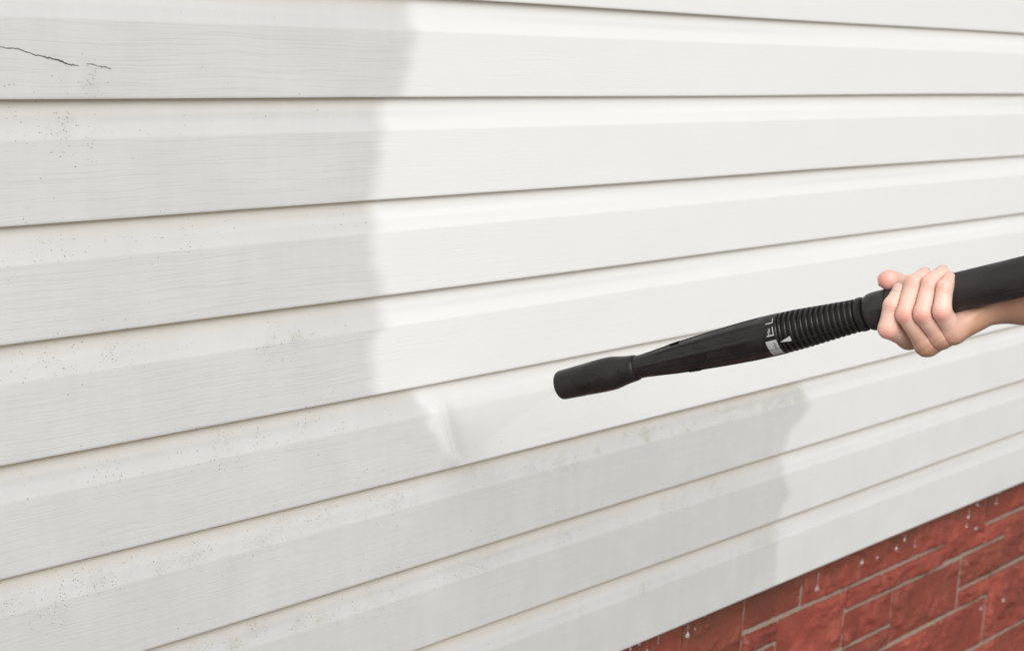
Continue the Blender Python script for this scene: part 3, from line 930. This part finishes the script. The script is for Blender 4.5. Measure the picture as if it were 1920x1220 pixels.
    # light smoothing
    for _ in range(2):
        s = np.zeros_like(V); n = np.zeros(len(V))
        for i in range(4):
            a_, b_ = Q[:, i], Q[:, (i + 1) % 4]
            np.add.at(s, a_, V[b_]); np.add.at(n, a_, 1)
            np.add.at(s, b_, V[a_]); np.add.at(n, b_, 1)
        V = V * 0.5 + 0.5 * s / np.maximum(n, 1)[:, None]
    return V, Q

HV, HQ = hand_mesh()
person = fast_obj("person", HV * mm, HQ, SKIN)
person.matrix_world = LM
tag(person, "bare hand and forearm of a person gripping the black lance", "person")
# flush: red knuckles and fingertips, darker skin creases, pale pressed skin, tan with painted underside shade
red = np.zeros(len(HV)); crease = np.zeros(len(HV)); pale = np.zeros(len(HV))
def gauss(p, r):
    return np.exp(-((HV - p) ** 2).sum(1) / (r * r))
def outward(p):
    q = np.array([0.0, p[1], p[2]])
    return q / max(1e-6, np.linalg.norm(q))
for n, J_ in FING.items():
    R_ = FR[n]
    kn = J_[1] + outward(J_[1]) * R_[1] * 0.9
    red = np.maximum(red, 0.85 * gauss(kn, 7.0))
    kd = J_[2] + outward(J_[2]) * R_[2] * 0.9
    red = np.maximum(red, 0.40 * gauss(kd, 5.0))
    red = np.maximum(red, 0.45 * gauss(J_[3], 9.0))
    red = np.maximum(red, 0.35 * gauss(J_[0] + np.array([0, -6, 6]), 11.0))
    ax_ = (J_[2] - J_[1]) / np.linalg.norm(J_[2] - J_[1])
    for kk, P0 in ((0.8, J_[1]), (0.6, J_[2])):
        s = (HV - P0) @ ax_
        near = np.exp(-((HV - P0) ** 2).sum(1) / 110.0)
        crease = np.maximum(crease, kk * near * (0.5 + 0.5 * np.cos(s * 2 * math.pi / 2.6)) * np.exp(-(s / 4.2) ** 2))
    mid = (J_[1] + J_[2]) / 2 + outward((J_[1] + J_[2]) / 2) * 6
    pale = np.maximum(pale, 0.55 * gauss(mid, 8.0))
red = np.maximum(red, 1.0 * gauss(TH[3] + np.array([-3, 0, 5]), 10.0))
def seg_d(a, b):
    t = np.clip(((HV - a) @ (b - a)) / ((b - a) @ (b - a)), 0, 1)
    return np.linalg.norm(HV - a - t[:, None] * (b - a), axis=1)
fing_d = np.min([seg_d(J_[i], J_[i + 1]) - 8 for J_ in FING.values() for i in (1, 2)], axis=0)
tan_shade = np.clip((np.minimum(fing_d, seg_d(TH[2], TH[3]) - 8) - 3.0) / 26.0, 0, 1)  # away from the fingers: tanner skin, with underside shade put into the colour
# the same creases as shallow grooves, and low tendons over the back of the hand
nrm_ = np.zeros(len(HV) * 3, np.float32)
person.data.vertices.foreach_get("normal", nrm_)
nrm_ = nrm_.reshape(-1, 3)
tend = np.zeros(len(HV))
for n, J_ in FING.items():
    tend = np.maximum(tend, np.exp(-((seg_d(J_[0], WR) - FR[n][0] - 1.0) / 2.5) ** 2 * 0.0) * np.exp(-(np.abs(np.cross(HV - J_[0], (WR - J_[0]) / np.linalg.norm(WR - J_[0])) @ np.array([0.6, 0.2, 0.77])) / 2.6) ** 2))
tend *= np.clip((tan_shade - 0.25) / 0.4, 0, 1) * (HV[:, 0] < 60)
HV2 = HV + nrm_ * (-0.60 * crease + 0.55 * tend)[:, None]
person.data.vertices.foreach_set("co", (HV2 * mm).astype(np.float32).ravel())
person.data.update()
attr_color(person, "flush_and_shade", np.stack([red, crease, pale, tan_shade], 1))

def nail(P_dip, P_tip, r, n_hint, w=9.5, l=10.5, shift=0.5):
    t = (P_tip - P_dip) / np.linalg.norm(P_tip - P_dip)
    nrm = n_hint - t * (n_hint @ t)
    nrm /= np.linalg.norm(nrm)
    sd = np.cross(t, nrm)
    V, Fs = [], []
    nu, nv = 8, 8
    for lay in (0.38, -1.4):
        for i in range(nu + 1):
            for j in range(nv + 1):
                x = (i / nu - 0.5) * w
                y = (j / nv - 0.5) * l
                cut = 1.0 - 0.25 * (abs(y) / (l / 2)) ** 3
                ang = x * cut / (r * 0.92)
                rl = math.sqrt(max(4.0, r * r - 0.75 * max(0.0, y) ** 2))
                h_ = rl * math.cos(ang) + lay
                V.append((P_tip + t * (y + shift) + nrm * h_ + sd * (r * math.sin(ang))))
    w_ = nv + 1
    m = (nu + 1) * w_
    for i in range(nu):
        for j in range(nv):
            q = i * w_ + j
            Fs.append((q, q + 1, q + w_ + 1, q + w_)); Fs.append((m + q, m + q + w_, m + q + w_ + 1, m + q + 1))
    for i in range(nu):
        for j in (0, nv):
            q = i * w_ + j
            Fs.append((q, q + w_, m + q + w_, m + q))
    for j in range(nv):
        for i in (0, nu):
            q = i * w_ + j
            Fs.append((q, q + 1, m + q + 1, m + q))
    return obj("fingernail", [v * mm for v in V], Fs, NAIL, person)
for n, J_ in FING.items():
    nail(J_[2], J_[3], FR[n][3], outward(J_[3]) + np.array([-0.15, 0, 0.45]))
nail(TH[2], TH[3], TR[3], np.array([-0.95, 0.18, 0.08]), 11.5, 12.0)

# ----------------------------------------------------------------- water drops under the siding
def drop(x, y, size, thread=0.0, depth=0.004):
    P = on_plane(x, y, depth)
    size *= 1.18
    seg, V, Fs = 14, [], []
    prof = [(size * 1.0 * math.cos(a), size * 0.86 * math.sin(a)) for a in np.linspace(math.pi, 0.35 * math.pi, 9)]
    prof = [(z * -1 if False else z, r) for z, r in prof]
    top = prof[-1][0]
    prof += [(top + size * 0.5, size * 0.50), (top + size * 1.0, size * 0.22), (top + size * 1.5, max(0.00035, size * 0.10))]
    if thread > 0:
        prof += [(top + size * 1.5 + thread * 0.5, 0.00045), (top + size * 1.5 + thread, 0.0006)]
    prof[0] = (prof[0][0], 0.00005)
    for z, r in prof:
        for s in range(seg):
            th = 2 * math.pi * s / seg
            V.append((r * math.cos(th), r * math.sin(th), z))
    n = len(prof)
    for i in range(n - 1):
        for s in range(seg):
            t = (s + 1) % seg
            Fs.append((i * seg + s, i * seg + t, (i + 1) * seg + t, (i + 1) * seg + s))
    Fs.append(tuple(range(seg - 1, -1, -1)))
    Fs.append(tuple((n - 1) * seg + s for s in range(seg)))
    o = obj("water_drop", V, Fs, WATER)
    o.location = P
    return o
GRP = "water drops dripping from the lowest siding panel"
LOW = "tiny water drop clinging under the siding edge near the picture's bottom edge"
MIDL = "small water drop just under the siding edge, between the two threaded drops"
LONG = "small water drop in front of the long top brick, close under the siding"
TALL = "small water drop falling in front of the tall brick at the top of the wall"
FAR = "streak-like water drop at the far end of the siding edge"
DR = [(1289, 1191, .0033, .012, "clear teardrop hanging on a thread from the lower end of the siding edge"),
      (1532, 1104, .0033, .022, "clear teardrop on the longest thread, in front of the long top brick"),
      (1616, 1054, .0030, 0, "round water drop alone in the middle of the long top brick"), (1645, 1045, .0018, 0, LONG), (1681, 1029, .0026, .004, LONG), (1696, 1012, .0024, .004, LONG), (1715, 1024, .0014, .012, LONG),
      (1816, 969, .0026, .012, TALL), (1830, 991, .0026, 0, TALL), (1833, 946, .0020, .006, TALL), (1812, 987, .0016, .006, TALL), (1868, 944, .0020, .010, FAR), (1874, 924, .0016, .004, FAR),
      (1881, 1125, .0030, .006, "larger water drop falling in front of the bricks, lowest of all the drops"), (1839, 1140, .0026, 0, "water drop falling low in front of a brick near the picture's right edge"),
      (1303, 1179, .0013, 0, MIDL), (1199, 1207, .0017, .004, LOW), (1182, 1216, .0018, .004, LOW), (1242, 1186, .0013, 0, LOW), (1234, 1205, .0009, .02, LOW), (1322, 1154, .0014, 0, MIDL), (1213, 1219, .0014, 0, LOW)]
for x, y, s, t, lab in DR:
    o = drop(x, y, s, t, -0.002 if y > 1120 and x > 1800 else 0.006)
    tag(o, lab, "water drop", GRP)

# ----------------------------------------------------------------- fan of spray between nozzle and wall
def spray():
    tip = O + EA * (-0.397)
    a0, a1 = on_plane(830, 738, 0.006), on_plane(857, 862, 0.006)
    ax = (a1 - a0); L = np.linalg.norm(ax); ax /= L
    mid = (a0 + a1) / 2
    fw = mid - tip; D = np.linalg.norm(fw); fw /= D
    D -= 0.016
    th = np.cross(fw, ax); th /= np.linalg.norm(th)
    V, Fs = [], []
    seg, n = 20, 24
    for i in range(n + 1):
        s = i / n
        c = tip + fw * (D * s)
        w = 0.0025 + (L / 2 - 0.0025) * s
        t = 0.0020 + 0.010 * s * (1 - 0.9 * sstep(s, 0.72, 1.0))
        for q in range(seg):
            a = 2 * math.pi * q / seg
            V.append(c + ax * (w * math.cos(a)) + th * (t * math.sin(a)))
    for i in range(n):
        for q in range(seg):
            r = (q + 1) % seg
            Fs.append((i * seg + q, i * seg + r, (i + 1) * seg + r, (i + 1) * seg + q))
    Fs.append(tuple(range(seg - 1, -1, -1))); Fs.append(tuple(n * seg + q for q in range(seg)))
    m = bpy.data.materials.new("water_mist")
    m.use_nodes = True
    nt = m.node_tree
    nt.nodes.clear()
    out = nt.nodes.new("ShaderNodeOutputMaterial")
    pv = nt.nodes.new("ShaderNodeVolumePrincipled")
    pv.inputs["Color"].default_value = (1.0, 1.0, 1.0, 1)
    pv.inputs["Density"].default_value = 20.0
    pv.inputs["Anisotropy"].default_value = 0.0
    nt.links.new(pv.outputs[0], out.inputs["Volume"])
    o = obj("spray_mist", V, Fs, m)
    o["kind"] = "stuff"
    o["label"] = "thin fan of water spray from the black nozzle onto the siding"
    o["category"] = "water spray"
    # film of white broken water where the fan strikes the siding
    V, Fs, al = [], [], []
    nu, nv = 40, 24
    for lay in (0,):
        for i in range(nu + 1):
            for j in range(nv + 1):
                u, w = i / nu * 1.3 - 0.15, (j / nv - 0.5) * 0.075
                c = a0 + (a1 - a0) * u + np.array([w, 0, 0])
                t = lap_z(5) - c[2]
                hh = lap_z(5) - lap_z(6)
                c[1] = wall_y(min(max(t, 0.0), hh), hh) - 0.0006 + 0.0007 * math.sin(c[0] * 3.1 + 5 * 2.3) * (t > 0.02)
                ok = 1.0 if 0.004 < t < hh - 0.003 else 0.0
                e = max(0.0, 1 - abs(u - 0.5) / 0.62)
                V.append(c)
                w0 = w + 0.008
                al.append(ok * min(1.0, e * 2.2) * max(0.0, 0.34 * math.exp(-(w0 / 0.016) ** 2)))
    w_, m_ = nv + 1, (nu + 1) * (nv + 1)
    for i in range(nu):
        for j in range(nv):
            q = i * w_ + j
            Fs.append((q, q + w_, q + w_ + 1, q + 1))
    k = M("white_water_film")
    at = k.new("ShaderNodeAttribute", attribute_name="cover")
    sp = k.new("ShaderNodeSeparateColor")
    k.link(at.outputs["Color"], sp.inputs[0])
    nz = k.noise(k.new("ShaderNodeTexCoord").outputs["Object"], 260.0, 4.0, 0.6)
    k.link(k.math('MULTIPLY', sp.outputs[0], k.rng(nz.outputs[0], 0.3, 0.6, 0.92, 1.0), clamp=True), k.b.inputs["Alpha"])
    k.b.inputs["Base Color"].default_value = rgb(0.88, 0.88, 0.88)
    k.b.inputs["Roughness"].default_value = 0.25
    o = obj("splash_film", V, Fs, k.m)
    attr_color(o, "cover", [(a, a, a, 1.0) for a in al])
    o["kind"] = "stuff"
    o["label"] = "bright band of splashing water where the spray strikes the siding"
    o["category"] = "water splash"
spray()
